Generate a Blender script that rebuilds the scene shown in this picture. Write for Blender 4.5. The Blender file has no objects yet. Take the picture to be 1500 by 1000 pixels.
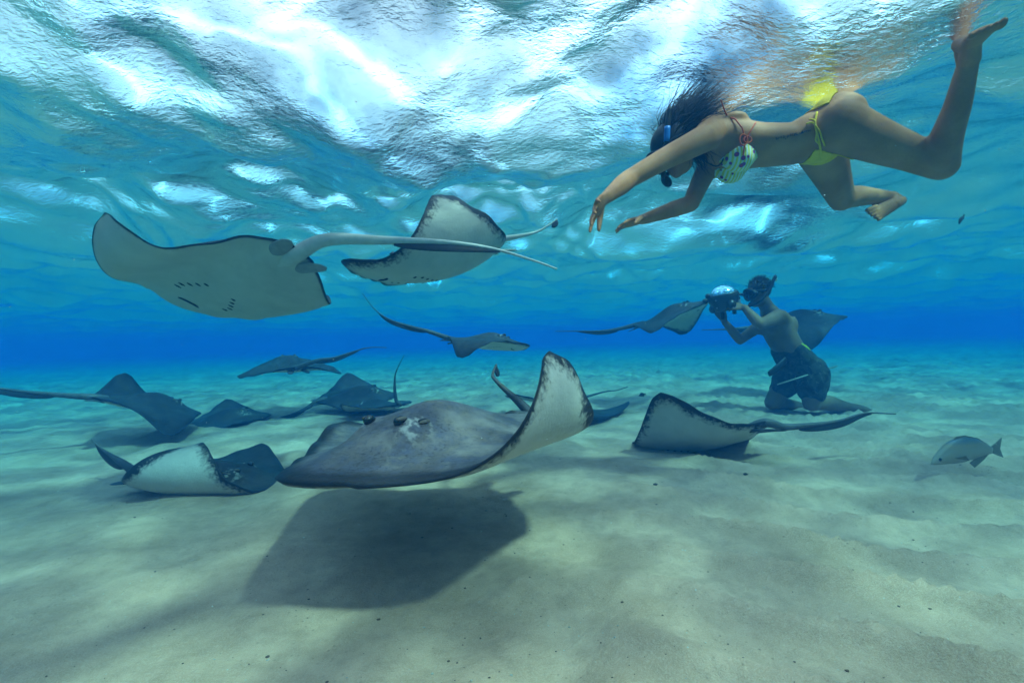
# Underwater scene: stingrays over a shallow sand bar, a swimmer at the surface and a kneeling photographer
import bpy, bmesh, math, random
import numpy as np
from mathutils import Vector, Matrix

random.seed(7); RNG = np.random.default_rng(7)
SC = bpy.context.scene
COL = SC.collection

# ------------------------------------------------------------------ camera, light, exposure
FPX = 646.0                       # focal length in pixels of a 1500 px wide frame
CAMZ = 0.715                      # height of the lens over the sand, metres
ROLL = math.radians(1.5)
RIGHT = np.array([math.cos(ROLL), 0, -math.sin(ROLL)])
UP = np.array([math.sin(ROLL), 0, math.cos(ROLL)])
CAM = np.array([0, 0, CAMZ])
H = 1.80                          # water depth, metres

cam_d = bpy.data.cameras.new('camera'); cam = bpy.data.objects.new('camera', cam_d); COL.objects.link(cam)
cam_d.sensor_width = 36; cam_d.lens = 36 * FPX / 1500; cam_d.clip_start = 0.02; cam_d.clip_end = 500
cam.matrix_world = Matrix(((RIGHT[0], UP[0], 0, 0), (RIGHT[1], UP[1], -1, 0), (RIGHT[2], UP[2], 0, CAMZ), (0, 0, 0, 1)))
SC.camera = cam

SUN_EL, SUN_AZ = math.radians(58), math.radians(128)       # azimuth clockwise from +Y (away from the camera)
SUN_DIR = Vector((math.cos(SUN_EL) * math.sin(SUN_AZ), math.cos(SUN_EL) * math.cos(SUN_AZ), math.sin(SUN_EL)))
w = bpy.data.worlds.new('World'); SC.world = w; w.use_nodes = True
nt = w.node_tree; bg = nt.nodes['Background']
sky = nt.nodes.new('ShaderNodeTexSky'); sky.sky_type = 'NISHITA'; sky.sun_disc = False
sky.sun_elevation = SUN_EL; sky.sun_rotation = SUN_AZ; sky.air_density = 1.0; sky.dust_density = 2.0
tc = nt.nodes.new('ShaderNodeTexCoord'); cn = nt.nodes.new('ShaderNodeTexNoise'); cn.inputs['Scale'].default_value = 3.2; cn.inputs['Detail'].default_value = 7; cn.inputs['Roughness'].default_value = .55
cr = nt.nodes.new('ShaderNodeValToRGB'); cr.color_ramp.elements[0].position = .36; cr.color_ramp.elements[1].position = .54
mx = nt.nodes.new('ShaderNodeMix'); mx.data_type = 'RGBA'; mx.inputs[7].default_value = (11.5, 9.6, 11.5, 1)      # scattered fair-weather clouds all over the sky
nt.links.new(tc.outputs['Generated'], cn.inputs['Vector']); nt.links.new(cn.outputs['Fac'], cr.inputs[0]); nt.links.new(cr.outputs[0], mx.inputs[0])
nt.links.new(sky.outputs[0], mx.inputs[6]); nt.links.new(mx.outputs[2], bg.inputs[0]); bg.inputs[1].default_value = 0.13
sun_d = bpy.data.lights.new('sun', 'SUN'); sun_d.energy = 2.6; sun_d.angle = math.radians(4.0); sun_d.color = (1, .90, .76)
sun = bpy.data.objects.new('sun', sun_d); COL.objects.link(sun)
sun.rotation_euler = SUN_DIR.to_track_quat('Z', 'Y').to_euler()

vs = SC.view_settings; SC.display_settings.display_device = 'sRGB'
vs.view_transform = 'Standard'; vs.look = 'None'; vs.gamma = 1; vs.use_curve_mapping = False
vs.exposure = 0.38
cy = SC.cycles
cy.max_bounces = 8; cy.diffuse_bounces = 2; cy.glossy_bounces = 3; cy.transmission_bounces = 3
cy.volume_bounces = 4; cy.transparent_max_bounces = 10
cy.use_denoising = True; cy.use_adaptive_sampling = True; cy.adaptive_threshold = .03; cy.adaptive_min_samples = 16
try: cy.denoiser = 'OPENIMAGEDENOISE'
except Exception: pass
cy.sample_clamp_indirect = 6.0; cy.caustics_reflective = False; cy.caustics_refractive = False

# ------------------------------------------------------------------ helpers
def pix(px, py, d):
    """point seen at pixel (px, py) of the 1500 x 1000 photograph, d metres in front of the lens"""
    return CAM + np.array([0, d, 0]) + RIGHT * ((px - 750) / FPX * d) + UP * ((500 - py) / FPX * d)

def link(name, me, mat=None, parent=None):
    o = bpy.data.objects.new(name, me); COL.objects.link(o)
    if mat is not None and me is not None: me.materials.append(mat)
    if parent is not None: o.parent = parent
    return o

def empty(name, loc=(0, 0, 0)):
    o = bpy.data.objects.new(name, None); COL.objects.link(o); o.location = Vector(loc); o.empty_display_size = .1
    return o

def tag(o, label=None, cat=None, group=None, kind=None):
    if label: o['label'] = label
    if cat: o['category'] = cat
    if group: o['group'] = group
    if kind: o['kind'] = kind
    return o

def mesh_np(name, V, F, smooth=True):
    me = bpy.data.meshes.new(name)
    me.from_pydata([tuple(map(float, v)) for v in V], [], [tuple(map(int, f)) for f in F]); me.update()
    if smooth: me.polygons.foreach_set('use_smooth', [True] * len(me.polygons))
    return me

def grid_mesh(name, X, Y, Z):
    """regular grid as a mesh, fast"""
    n, m = X.shape
    me = bpy.data.meshes.new(name)
    me.vertices.add(n * m)
    me.vertices.foreach_set('co', np.stack([X, Y, Z], -1).astype(np.float32).ravel())
    i = np.arange(n * m).reshape(n, m)
    q = np.stack([i[:-1, :-1], i[:-1, 1:], i[1:, 1:], i[1:, :-1]], -1).reshape(-1, 4)
    me.loops.add(q.size); me.loops.foreach_set('vertex_index', q.ravel().astype(np.int32))
    me.polygons.add(len(q)); me.polygons.foreach_set('loop_start', np.arange(0, q.size, 4, dtype=np.int32))
    me.polygons.foreach_set('use_smooth', np.ones(len(q), bool))
    me.update(calc_edges=True); me.validate()
    return me

class Mat:
    """small node-material helper"""
    def __init__(s, name):
        s.m = bpy.data.materials.new(name); s.m.use_nodes = True; s.t = s.m.node_tree; s.t.nodes.clear()
        s.out = s.n('OutputMaterial')
    def n(s, typ, **k):
        nd = s.t.nodes.new('ShaderNode' + typ)
        for a, v in k.items(): setattr(nd, a, v)
        return nd
    def l(s, a, b): s.t.links.new(a, b)
    def val(s, sock, v):
        if hasattr(v, 'is_linked') or isinstance(v, bpy.types.NodeSocket): s.l(v, sock)
        elif isinstance(v, (tuple, list)) and len(v) == 3 and sock.type == 'RGBA': sock.default_value = (*v, 1)
        else: sock.default_value = v
    def noise(s, scale, detail=4, rough=.55, vec=None, dist=0.):
        nd = s.n('TexNoise'); nd.inputs['Scale'].default_value = scale; nd.inputs['Detail'].default_value = detail
        nd.inputs['Roughness'].default_value = rough; nd.inputs['Distortion'].default_value = dist
        s.l(vec if vec is not None else s.coord(), nd.inputs['Vector']); return nd.outputs['Fac']
    def coord(s, which='Object'):
        if not hasattr(s, 'tc'): s.tc = s.n('TexCoord')
        return s.tc.outputs[which]
    def ramp(s, fac, stops):
        nd = s.n('ValToRGB'); e = nd.color_ramp.elements
        while len(e) < len(stops): e.new(.5)
        for el, (p, c) in zip(e, stops):
            el.position = p; el.color = (*c, 1) if isinstance(c, (tuple, list)) else (c, c, c, 1)
        s.l(fac, nd.inputs[0]); return nd.outputs[0]
    def mix(s, f, a, b, mode='MIX'):
        nd = s.n('Mix', data_type='RGBA', blend_type=mode)
        s.val(nd.inputs[0], f); s.val(nd.inputs[6], a); s.val(nd.inputs[7], b); return nd.outputs[2]
    def math(s, op, a, b=0., c=0., clamp=False):
        nd = s.n('Math', operation=op, use_clamp=clamp)
        for k, v in enumerate((a, b, c)): s.val(nd.inputs[k], v)
        return nd.outputs[0]
    def attr(s, name):
        nd = s.n('Attribute'); nd.attribute_name = name; return nd
    def bsdf(s, col, rough=.6, bump=None, bstr=.3, bdist=.005, sss=0., spec=.3, metal=0., **k):
        b = s.n('BsdfPrincipled'); s.val(b.inputs['Base Color'], col); s.val(b.inputs['Roughness'], rough)
        b.inputs['Specular IOR Level'].default_value = spec; b.inputs['Metallic'].default_value = metal
        if sss:
            b.inputs['Subsurface Weight'].default_value = sss; b.inputs['Subsurface Scale'].default_value = .012
            b.inputs['Subsurface Radius'].default_value = (1, .35, .2)
        if bump is not None:
            bp = s.n('Bump'); bp.inputs['Strength'].default_value = bstr; bp.inputs['Distance'].default_value = bdist
            s.l(bump, bp.inputs['Height']); s.l(bp.outputs[0], b.inputs['Normal'])
        s.l(b.outputs[0], s.out.inputs[0]); return s.m

def simple(name, col, rough=.6, var=.25, scale=40., bstr=.2, spec=.3):
    """plain coloured material with grain so that no surface is flat"""
    m = Mat(name); f = m.noise(scale, 5)
    c = m.mix(f, tuple(x * (1 - var) for x in col), tuple(min(1, x * (1 + var)) for x in col))
    return m.bsdf(c, rough, bump=f, bstr=bstr, spec=spec)

# value noise on arrays, for displaced sheets
def vnoise(x, y, seed=0):
    r = np.random.default_rng(seed).random((256, 256))
    xi = np.floor(x).astype(int); yi = np.floor(y).astype(int); fx = x - xi; fy = y - yi
    fx = fx * fx * fx * (fx * (6 * fx - 15) + 10); fy = fy * fy * fy * (fy * (6 * fy - 15) + 10)
    a = r[xi % 256, yi % 256]; b = r[(xi + 1) % 256, yi % 256]; c = r[xi % 256, (yi + 1) % 256]; d = r[(xi + 1) % 256, (yi + 1) % 256]
    return (a * (1 - fx) + b * fx) * (1 - fy) + (c * (1 - fx) + d * fx) * fy - .5

def sinh_axis(c0, n, near, far):
    u = np.linspace(-1, 1, n); k = np.arcsinh(far / near)
    return c0 + near * np.sinh(k * u)

# ------------------------------------------------------------------ sand
def sand_height(x, y):
    z = .05 * vnoise(x * .45 + 3, y * .45, 1) + .045 * vnoise(x * 1.3, y * 1.3 + 9, 2) + .026 * vnoise(x * 3.4, y * 3.4, 3)
    # ripple marks: curving crests, strongest on the right side of the bar and fading elsewhere
    wx = x + .35 * vnoise(x * 1.1, y * 1.1, 4) + .05 * vnoise(x * 3.1, y * 3.1, 14); wy = y + .40 * vnoise(x * .9 + 5, y * .9, 5) + .05 * vnoise(x * 2.7, y * 2.7, 15)
    ph = (wx * .55 + wy * 1.0) * 2 * math.pi / .30
    rip = np.abs(np.sin(ph * .5)); rip = (1 - rip) ** 2.2
    m1 = np.clip((x - .05 - .2 * (y - 1.)) * 1.4, 0, 1) * np.clip(1.1 + 1.6 * vnoise(x * 1.2 + 7, y * 1.2, 6), .3, 1)
    far = np.clip((y - 3.0) / 2.5, 0, 1)
    z = z + .060 * rip * np.clip(np.maximum(m1, .75 * far), 0, 1)
    # brushed furrows in the near middle
    ph2 = (x * 1.0 + y * .35 + .5 * vnoise(x * 1.5, y * 1.5, 8)) * 2 * math.pi / .31
    m2 = np.clip(1.2 - np.abs(x + .25) * .9, 0, 1) * np.clip(1.5 - y, 0, 1) * np.clip(.4 + 2 * vnoise(x * 2, y * 2, 10), 0, 1)
    z = z + .030 * m2 * np.sin(ph2)
    # pits and little mounds
    z = z + .020 * np.clip(vnoise(x * 6, y * 6, 11) * 2.2, -.8, 1) * .6 + .007 * vnoise(x * 19, y * 19, 12)
    return z
xs = sinh_axis(0, 720, 1.7, 88); ys = sinh_axis(1.6, 640, 1.5, 88)
X, Y = np.meshgrid(xs, ys); Z = sand_height(X, Y) * np.clip(1.3 - np.hypot(X, Y) / 40, .2, 1)
m = Mat('sand')
n1 = m.noise(2.6, 6, .62); n2 = m.noise(16, 6, .65); n3 = m.noise(260, 3, .7)
c = m.mix(m.ramp(n1, [(.3, 0.), (.7, 1.)]), (.40, .225, .138), (.72, .445, .30))
c = m.mix(m.math('MULTIPLY', m.ramp(n2, [(.42, 0.), (.75, 1.)]), .5), c, (.28, .165, .105))
c = m.mix(m.math('MULTIPLY', m.ramp(n3, [(.45, 0.), (.62, 1.)]), .35), c, (.66, .49, .36))
# darker coral grains, gathered in patches
vor = m.n('TexVoronoi'); vor.inputs['Scale'].default_value = 48; m.l(m.coord(), vor.inputs['Vector'])
spots = m.math('MULTIPLY', m.ramp(vor.outputs['Distance'], [(.04, 1.), (.20, 0.)]), m.ramp(m.noise(3.1, 6, .7), [(.48, 0.), (.60, 1.)]))
c = m.mix(m.math('MULTIPLY', spots, .6), c, (.13, .075, .045))
vor2 = m.n('TexVoronoi'); vor2.inputs['Scale'].default_value = 37; m.l(m.coord(), vor2.inputs['Vector'])
c = m.mix(m.math('MULTIPLY', m.ramp(vor2.outputs['Distance'], [(.06, 1.), (.09, 0.)]), m.ramp(m.noise(5.3, 2), [(.5, 0.), (.58, 1.)])), c, (.5, .47, .4))
hb = m.math('ADD', m.math('MULTIPLY', n2, .8), m.math('MULTIPLY', n3, .25))
M_SAND = m.bsdf(c, .9, bump=hb, bstr=.8, bdist=.02, spec=.12)
sand = tag(link('seabed', grid_mesh('seabed', X, Y, Z), M_SAND), 'pale rippled sand of the sea floor', None, kind='structure')

# ------------------------------------------------------------------ water surface, seen from below
def wave_height(x, y, cell):
    z = np.zeros_like(x)
    rg = np.random.default_rng(WSEED)
    wx = x + .45 * vnoise(x * .8, y * .8, 31) + .12 * vnoise(x * 2.9, y * 2.9, 33)
    wy = y + .45 * vnoise(x * .8 + 40, y * .8, 32) + .12 * vnoise(x * 2.9 + 9, y * 2.9, 34)
    env = .55 + 1.3 * np.clip(.5 + 1.3 * vnoise(x * .55 + 2, y * .55, 35), 0, 1)
    for lam, amp, n, spread in WAVES:
        for k in range(n):
            l_ = lam * rg.uniform(.7, 1.4); a = rg.normal(math.radians(WDIR), spread); ph = rg.uniform(0, 6.28)
            kx, ky = math.cos(a) * 2 * math.pi / l_, math.sin(a) * 2 * math.pi / l_
            fade = np.clip((l_ / np.maximum(cell, 1e-6) - 3) / 4, 0, 1)
            s_ = np.sin(kx * wx + ky * wy + ph)
            sh = (1 - np.abs(np.sin(.5 * (kx * wx + ky * wy + ph)))) * 1.6 - .6      # pointed crests
            z += amp * l_ / lam * fade * ((.55 * s_ + .45 * sh) if l_ < .8 else .75 * s_) * (env if l_ < .9 else 1) / math.sqrt(n)
    return z
WDIR = 70; WSEED = 27
WAVES = ((2.6, .095, 4, .5), (1.15, .075, 5, .7), (.52, .030, 7, .9), (.24, .0110, 8, 1.1), (.11, .0032, 8, 1.3), (.055, .0007, 7, 1.5))
xs = sinh_axis(.1, 760, 1.5, 88); ys = sinh_axis(2.0, 700, 1.3, 88)
X, Y = np.meshgrid(xs, ys)
cell = np.maximum(np.gradient(xs)[None, :], np.gradient(ys)[:, None])
Z = H + wave_height(X, Y, cell)
m = Mat('water_surface')
geo = m.coord()
mp = m.n('Mapping'); m.l(geo, mp.inputs[0]); mp.inputs['Scale'].default_value = (1, 1.6, 1); mp.inputs['Rotation'].default_value = (0, 0, .35)
r1 = m.noise(26, 4, .6, mp.outputs[0], .4); r2 = m.noise(64, 3, .6, mp.outputs[0], .3)
bp = m.n('Bump'); bp.inputs['Strength'].default_value = 1.0; bp.inputs['Distance'].default_value = .0060
m.l(m.math('ADD', r1, m.math('MULTIPLY', r2, .25)), bp.inputs['Height'])
fr = m.n('Fresnel'); fr.inputs['IOR'].default_value = 1.333; m.l(bp.outputs[0], fr.inputs['Normal'])
# caustics painted into the transmission colour: a noise-drawn net of brighter lines
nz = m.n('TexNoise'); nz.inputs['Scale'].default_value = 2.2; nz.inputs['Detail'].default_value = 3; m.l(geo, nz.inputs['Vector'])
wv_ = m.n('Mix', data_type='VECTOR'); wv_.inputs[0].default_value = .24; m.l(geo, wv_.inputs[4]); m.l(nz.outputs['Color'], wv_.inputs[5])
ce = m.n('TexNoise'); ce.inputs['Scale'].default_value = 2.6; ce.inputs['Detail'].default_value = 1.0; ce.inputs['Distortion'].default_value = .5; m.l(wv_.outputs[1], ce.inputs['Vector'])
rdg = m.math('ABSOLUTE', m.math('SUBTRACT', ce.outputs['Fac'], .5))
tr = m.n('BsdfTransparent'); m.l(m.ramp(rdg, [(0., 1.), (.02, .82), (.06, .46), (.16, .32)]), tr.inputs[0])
CAUSTIC_GAIN = m.n('VectorMath', operation='SCALE'); CAUSTIC_GAIN.inputs['Scale'].default_value = 2.15; m.l(tr.inputs[0].links[0].from_socket, CAUSTIC_GAIN.inputs[0]); m.l(CAUSTIC_GAIN.outputs[0], tr.inputs[0])
gl = m.n('BsdfGlossy'); gl.inputs['Roughness'].default_value = .0; gl.inputs['Color'].default_value = (.98, .98, .98, 1); m.l(bp.outputs[0], gl.inputs['Normal'])
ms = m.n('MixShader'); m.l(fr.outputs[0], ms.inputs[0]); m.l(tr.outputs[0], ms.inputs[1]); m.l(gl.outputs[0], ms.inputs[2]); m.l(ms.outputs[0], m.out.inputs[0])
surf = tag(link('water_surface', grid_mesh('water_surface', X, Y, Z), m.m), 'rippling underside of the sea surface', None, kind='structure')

# ------------------------------------------------------------------ the water itself
def make_haze():
    bm = bmesh.new(); bmesh.ops.create_cube(bm, size=1)
    z0, z1 = -1.2, H + .55
    bmesh.ops.scale(bm, vec=(190, 190, z1 - z0), verts=bm.verts); bmesh.ops.translate(bm, vec=(0, 0, (z0 + z1) / 2), verts=bm.verts)
    me = bpy.data.meshes.new('haze'); bm.to_mesh(me); bm.free()
    m = Mat('sea_water'); v = m.n('VolumePrincipled')
    v.inputs['Color'].default_value = (*HAZE_COL, 1); v.inputs['Density'].default_value = HAZE_D; v.inputs['Anisotropy'].default_value = HAZE_G
    v.inputs['Absorption Color'].default_value = (*HAZE_ABS, 1)
    m.l(v.outputs[0], m.out.inputs['Volume'])
    tag(link('haze', me, m.m), 'clear blue sea water filling the scene', None, kind='stuff')
HAZE_COL, HAZE_ABS, HAZE_D, HAZE_G = (.004, .046, .122), (0, .66, .89), .33, .0
make_haze()

# ------------------------------------------------------------------ stingrays
FQ=[0,.05,.12,.25,.4,.55,.7,.82,.9,.96,1]; FS=[.84,.835,.81,.72,.60,.47,.335,.215,.13,.06,-.06]
BQ=[0,.06,.12,.2,.35,.5,.65,.8,.9,.96,1]; BS=[-.80,-.822,-.81,-.755,-.65,-.535,-.42,-.305,-.23,-.175,-.06]
def Fr(q): return np.interp(q,FQ,FS)
def Bk(q): return np.interp(q,BQ,BS)
def sm(x,a,b):
    u=np.clip((x-a)/(b-a),0,1); return u*u*(3-2*u)
def bend(s,t,p):
    """planform (s,t) -> bent mid-surface point and up normal; p: dict AL BL CL AR BR CR arch"""
    s=np.asarray(s,float); t=np.asarray(t,float)
    q=np.abs(t); sg=np.where(t>=0,1.,-1.)
    L=t>=0
    A=np.where(L,p[0],p[3]);B=np.where(L,p[1],p[4]);C=np.where(L,p[2],p[5])
    K=24; k=(np.arange(K)+.5)/K
    qq=q[...,None]*k
    th=A[...,None]*sm(qq,.05,.7)+(B+C*s)[...,None]*sm(qq,.4,1.)
    y=(np.cos(th).mean(-1))*q; z=(np.sin(th).mean(-1))*q
    te=A*sm(q,.05,.7)+(B+C*s)*sm(q,.4,1.)
    und=.075*q*q*np.sin(4.2*s+.8*sg+.6)
    P=np.stack([s,sg*y,z+p[6]*s*s+und],-1)
    N=np.stack([0*te-2*p[6]*s,-sg*np.sin(te),np.cos(te)],-1); N/=np.linalg.norm(N,axis=-1,keepdims=True)
    return P,N
def thick(s,t):
    q=np.abs(t); f=Fr(q);b=Bk(q); a=np.clip((f-s)/np.maximum(f-b,1e-6),0,1)
    pr=np.sqrt(np.clip(4*a*(1-a),0,1))*np.minimum(1,(1-q)*8)**.5
    bump=.05*(np.exp(-(((s-.36)/.085)**2+((q-.13)/.045)**2)))
    top=(.20*np.exp(-(t/.25)**2)*np.exp(-((s-.10)/.48)**2)+.035*(1-q)+.012)*pr+bump
    bot=(.05*np.exp(-(t/.4)**2)+.022*(1-q)+.008)*pr
    return top,bot
def rot(yaw,pitch,roll):
    cy,sy=math.cos(yaw),math.sin(yaw);cp,sp=math.cos(pitch),math.sin(pitch);cr,sr=math.cos(roll),math.sin(roll)
    Rz=np.array([[cy,-sy,0],[sy,cy,0],[0,0,1]]);Ry=np.array([[cp,0,-sp],[0,1,0],[sp,0,cp]]);Rx=np.array([[1,0,0],[0,cr,-sr],[0,sr,cr]])
    return Rz@Ry@Rx

def catmull(P, n):
    P = np.asarray(P, float); P = np.vstack([2 * P[0] - P[1], P, 2 * P[-1] - P[-2]]); out = []
    for i in range(1, len(P) - 2):
        p0, p1, p2, p3 = P[i - 1], P[i], P[i + 1], P[i + 2]
        for k in range(n):
            u = k / n
            out.append(.5 * (2 * p1 + (p2 - p0) * u + (2 * p0 - 5 * p1 + 4 * p2 - p3) * u * u + (3 * p1 - p0 - 3 * p2 + p3) * u ** 3))
    out.append(P[-2]); return np.array(out)

def nrm(v): return v / max(1e-9, np.linalg.norm(v))

def frames(P, up):
    T = np.gradient(P, axis=0); A = []; B = []
    for t in T:
        t = nrm(t); a = up - t * (up @ t); a = nrm(a) if np.linalg.norm(a) > 1e-4 else nrm(np.cross(t, [1, .2, .1])); A.append(a); B.append(np.cross(t, a))
    return np.array(A), np.array(B)

def tube(P, ra, rb=None, up=(0, 0, 1), n=10, caps=True):
    """tapered tube through P; ra along the up vector, rb across it"""
    P = np.asarray(P, float); ra = np.broadcast_to(np.asarray(ra, float), (len(P),)); rb = ra if rb is None else np.broadcast_to(np.asarray(rb, float), (len(P),))
    A, B = frames(P, np.asarray(up, float)); V = []; F = []
    for p, a, b, x, y in zip(P, A, B, ra, rb):
        for k in range(n):
            w_ = 2 * math.pi * k / n; V.append(p + a * x * math.cos(w_) + b * y * math.sin(w_))
    for i in range(len(P) - 1):
        for k in range(n):
            k2 = (k + 1) % n; F.append((i * n + k, i * n + k2, (i + 1) * n + k2, (i + 1) * n + k))
    if caps:
        V.append(P[0]); V.append(P[-1]); c0, c1 = len(V) - 2, len(V) - 1; e = (len(P) - 1) * n
        for k in range(n):
            k2 = (k + 1) % n; F.append((c0, k2, k)); F.append((c1, e + k, e + k2))
    return np.array(V), F

def ell(c, r, ax=None, n=14, m_=9):
    """ellipsoid: centre, radii, optional 3x3 axes as columns"""
    V = []; F = []; ax = np.eye(3) if ax is None else np.asarray(ax, float)
    for i in range(m_ + 1):
        th = math.pi * i / m_
        for k in range(n):
            ph = 2 * math.pi * k / n
            V.append(np.asarray(c) + ax @ (np.array([math.sin(th) * math.cos(ph), math.sin(th) * math.sin(ph), math.cos(th)]) * r))
    for i in range(m_):
        for k in range(n):
            k2 = (k + 1) % n; F.append((i * n + k, (i + 1) * n + k, (i + 1) * n + k2, i * n + k2))
    return np.array(V), F

class Soup:
    """collects shells into one mesh"""
    def __init__(s): s.V = []; s.F = []; s.n = 0
    def add(s, VF):
        V, F = VF; s.V += [tuple(v) for v in V]; s.F += [tuple(i + s.n for i in f) for f in F]; s.n += len(V); return s
    def mesh(s, name, smooth=True): return mesh_np(name, s.V, s.F, smooth)

def shell(name, VF, mat, parent=None, smooth=True): return link(name, mesh_np(name, VF[0], VF[1], smooth), mat, parent)

def ray_skin(name='stingray_skin', k=1.):
    sc = lambda c: tuple(x * k for x in c)
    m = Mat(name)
    at = lambda n: m.attr(n).outputs['Fac']
    rim, belly = at('rim'), at('belly')
    n1 = m.noise(5, 5, .6); n2 = m.noise(24, 6, .65); n3 = m.noise(90, 4, .7)
    back = m.mix(m.ramp(n1, [(.3, 0.), (.7, 1.)]), sc((.030, .029, .036)), sc((.135, .105, .085)))
    back = m.mix(m.math('MULTIPLY', m.ramp(n2, [(.4, 0.), (.7, 1.)]), .65), back, sc((.060, .064, .105)))
    back = m.mix(m.math('MULTIPLY', m.ramp(n3, [(.52, 0.), (.66, 1.)]), .8), back, (.035, .030, .028))
    back = m.mix(m.math('MULTIPLY', m.ramp(m.noise(11, 5, .65), [(.47, 0.), (.66, 1.)]), .75), back, sc((.165, .14, .12)))
    back = m.mix(m.math('MULTIPLY', at('pale'), m.ramp(m.noise(38, 3), [(.50, 0.), (.62, .8)])), back, (.50, .46, .40))
    edge = m.math('ADD', rim, m.math('MULTIPLY', m.math('SUBTRACT', n2, .5), .05))
    back = m.mix(m.ramp(edge, [(.040, .95), (.10, 0.)]), back, (.012, .012, .016))
    bl = m.mix(m.ramp(n1, [(.3, 0.), (.7, 1.)]), (.52, .47, .39), (.66, .60, .50))
    bl = m.mix(m.math('MULTIPLY', m.ramp(m.noise(14, 6, .7), [(.5, 0.), (.75, 1.)]), .35), bl, (.44, .39, .32))
    n4 = m.noise(46, 6, .75); n5 = m.noise(6, 2)
    e2 = m.math('SUBTRACT', rim, m.math('MULTIPLY', m.math('SUBTRACT', n4, .5), .30))
    e2 = m.math('SUBTRACT', e2, m.math('MULTIPLY', m.math('SUBTRACT', n5, .42), .18))
    e2 = m.math('SUBTRACT', e2, at('aft'))
    bl = m.mix(m.ramp(e2, [(-.01, 1.), (.035, .55), (.085, 0.)]), bl, (.022, .022, .026))
    bl = m.mix(m.ramp(rim, [(.010, 1.), (.024, 0.)]), bl, (.014, .014, .018))
    col = m.mix(m.ramp(belly, [(.49, 0.), (.51, 1.)]), back, bl)
    h = m.math('ADD', m.math('MULTIPLY', n2, .5), m.math('MULTIPLY', n3, .35))
    return m.bsdf(col, .5, bump=h, bstr=.6, bdist=.010, spec=.22)
M_RAY = ray_skin(k=1.5); M_RAYD = ray_skin('stingray_skin_dark', .30)  # two tones of one skin; the main ray's stronger light is put into colour
M_FIN = simple('fin_skin', (.055, .053, .058), .55, .5, 30, .4)
M_FINP = simple('fin_skin_pale', (.30, .28, .26), .55, .4, 30, .4)
M_TAIL = simple('tail_skin', (.085, .08, .08), .55, .5, 26, .5)
M_TAILP = simple('tail_skin_pale', (.62, .58, .52), .55, .22, 30, .4)
M_FOLD = simple('tail_fold_skin', (.030, .028, .030), .5, .5, 40, .3)
M_EYE = simple('eye_dark', (.012, .010, .009), .12, .3, 30, .0, .6)
M_LID = simple('eyelid_skin', (.16, .12, .085), .55, .5, 60, .4)
M_SLIT = simple('slit_dark', (.012, .012, .014), .7, .3, 30)

def ray_mesh(W, bp_, margin=1.):
    nq, na = 45, 30
    th = np.linspace(-math.pi / 2, math.pi / 2, 2 * nq + 1); t = np.sin(th) * .9995; t = .55 * t + .45 * np.linspace(-.9995, .9995, 2 * nq + 1)
    a = .5 - .5 * np.cos(np.linspace(0, math.pi, na + 1)); a = .6 * a + .4 * np.linspace(0, 1, na + 1)
    Tt, Aa = np.meshgrid(t, a, indexing='ij'); q = np.abs(Tt); f, b = Fr(q), Bk(q); S = f + Aa * (b - f)
    P, N = bend(S, Tt, bp_); top, bot = thick(S, Tt)
    rim = np.minimum(np.minimum(Aa, 1 - Aa) * (f - b) * .85, (1 - q) * .9)
    # a slightly wavy margin, thin at the edge
    wav = .010 * np.sin(S * 21 + Tt * 9) * np.clip(1 - rim / .12, 0, 1) * (q > .25)
    Pt = (P + N * (top + wav)[..., None]) * W; Pb = (P - N * (bot - wav)[..., None]) * W
    n, k = Tt.shape; idx = np.arange(n * k).reshape(n, k)
    ib = idx + n * k; ib = ib.copy(); ib[:, 0] = idx[:, 0]; ib[:, -1] = idx[:, -1]
    V = np.vstack([Pt.reshape(-1, 3), Pb.reshape(-1, 3)])
    F = []
    for i in range(n - 1):
        for j in range(k - 1):
            F.append((idx[i, j], idx[i, j + 1], idx[i + 1, j + 1], idx[i + 1, j]))
            F.append((ib[i, j], ib[i + 1, j], ib[i + 1, j + 1], ib[i, j + 1]))
    for e in (0, n - 1):
        for j in range(k - 1):
            F.append((idx[e, j], ib[e, j], ib[e, j + 1], idx[e, j + 1]) if e == 0 else (idx[e, j], idx[e, j + 1], ib[e, j + 1], ib[e, j]))
    F = [tuple(dict.fromkeys(f_)) for f_ in F]; F = [f_ for f_ in F if len(f_) > 2]
    me = mesh_np('body', V, F)
    aft = .05 * np.clip((Aa - .45) * 2, 0, 1) * np.clip((q - .35) * 3, 0, 1) + .03 * np.clip((q - .6) * 3, 0, 1)
    aft = aft * margin - (1 - margin) * .11
    pale = np.exp(-(((S - .34) / .085) ** 2 + ((q - .15) / .055) ** 2)) * 1.4
    for nm, arr, same in (('rim', rim, 1), ('belly', None, 0), ('aft', aft, 1), ('pale', pale, 1)):
        at = me.attributes.new(nm, 'FLOAT', 'POINT')
        vals = np.concatenate([np.zeros(n * k), np.ones(n * k)]) if nm == 'belly' else np.concatenate([arr.ravel(), arr.ravel()])
        at.data.foreach_set('value', vals.astype(np.float32))
    return me

def on_ray(s, t, bp_, W, side=1):
    P, N = bend(np.array([s]), np.array([t]), bp_); top, bot = thick(np.array([s]), np.array([t]))
    return (P[0] + N[0] * (top[0] if side > 0 else -bot[0])) * W, N[0] * side

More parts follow.
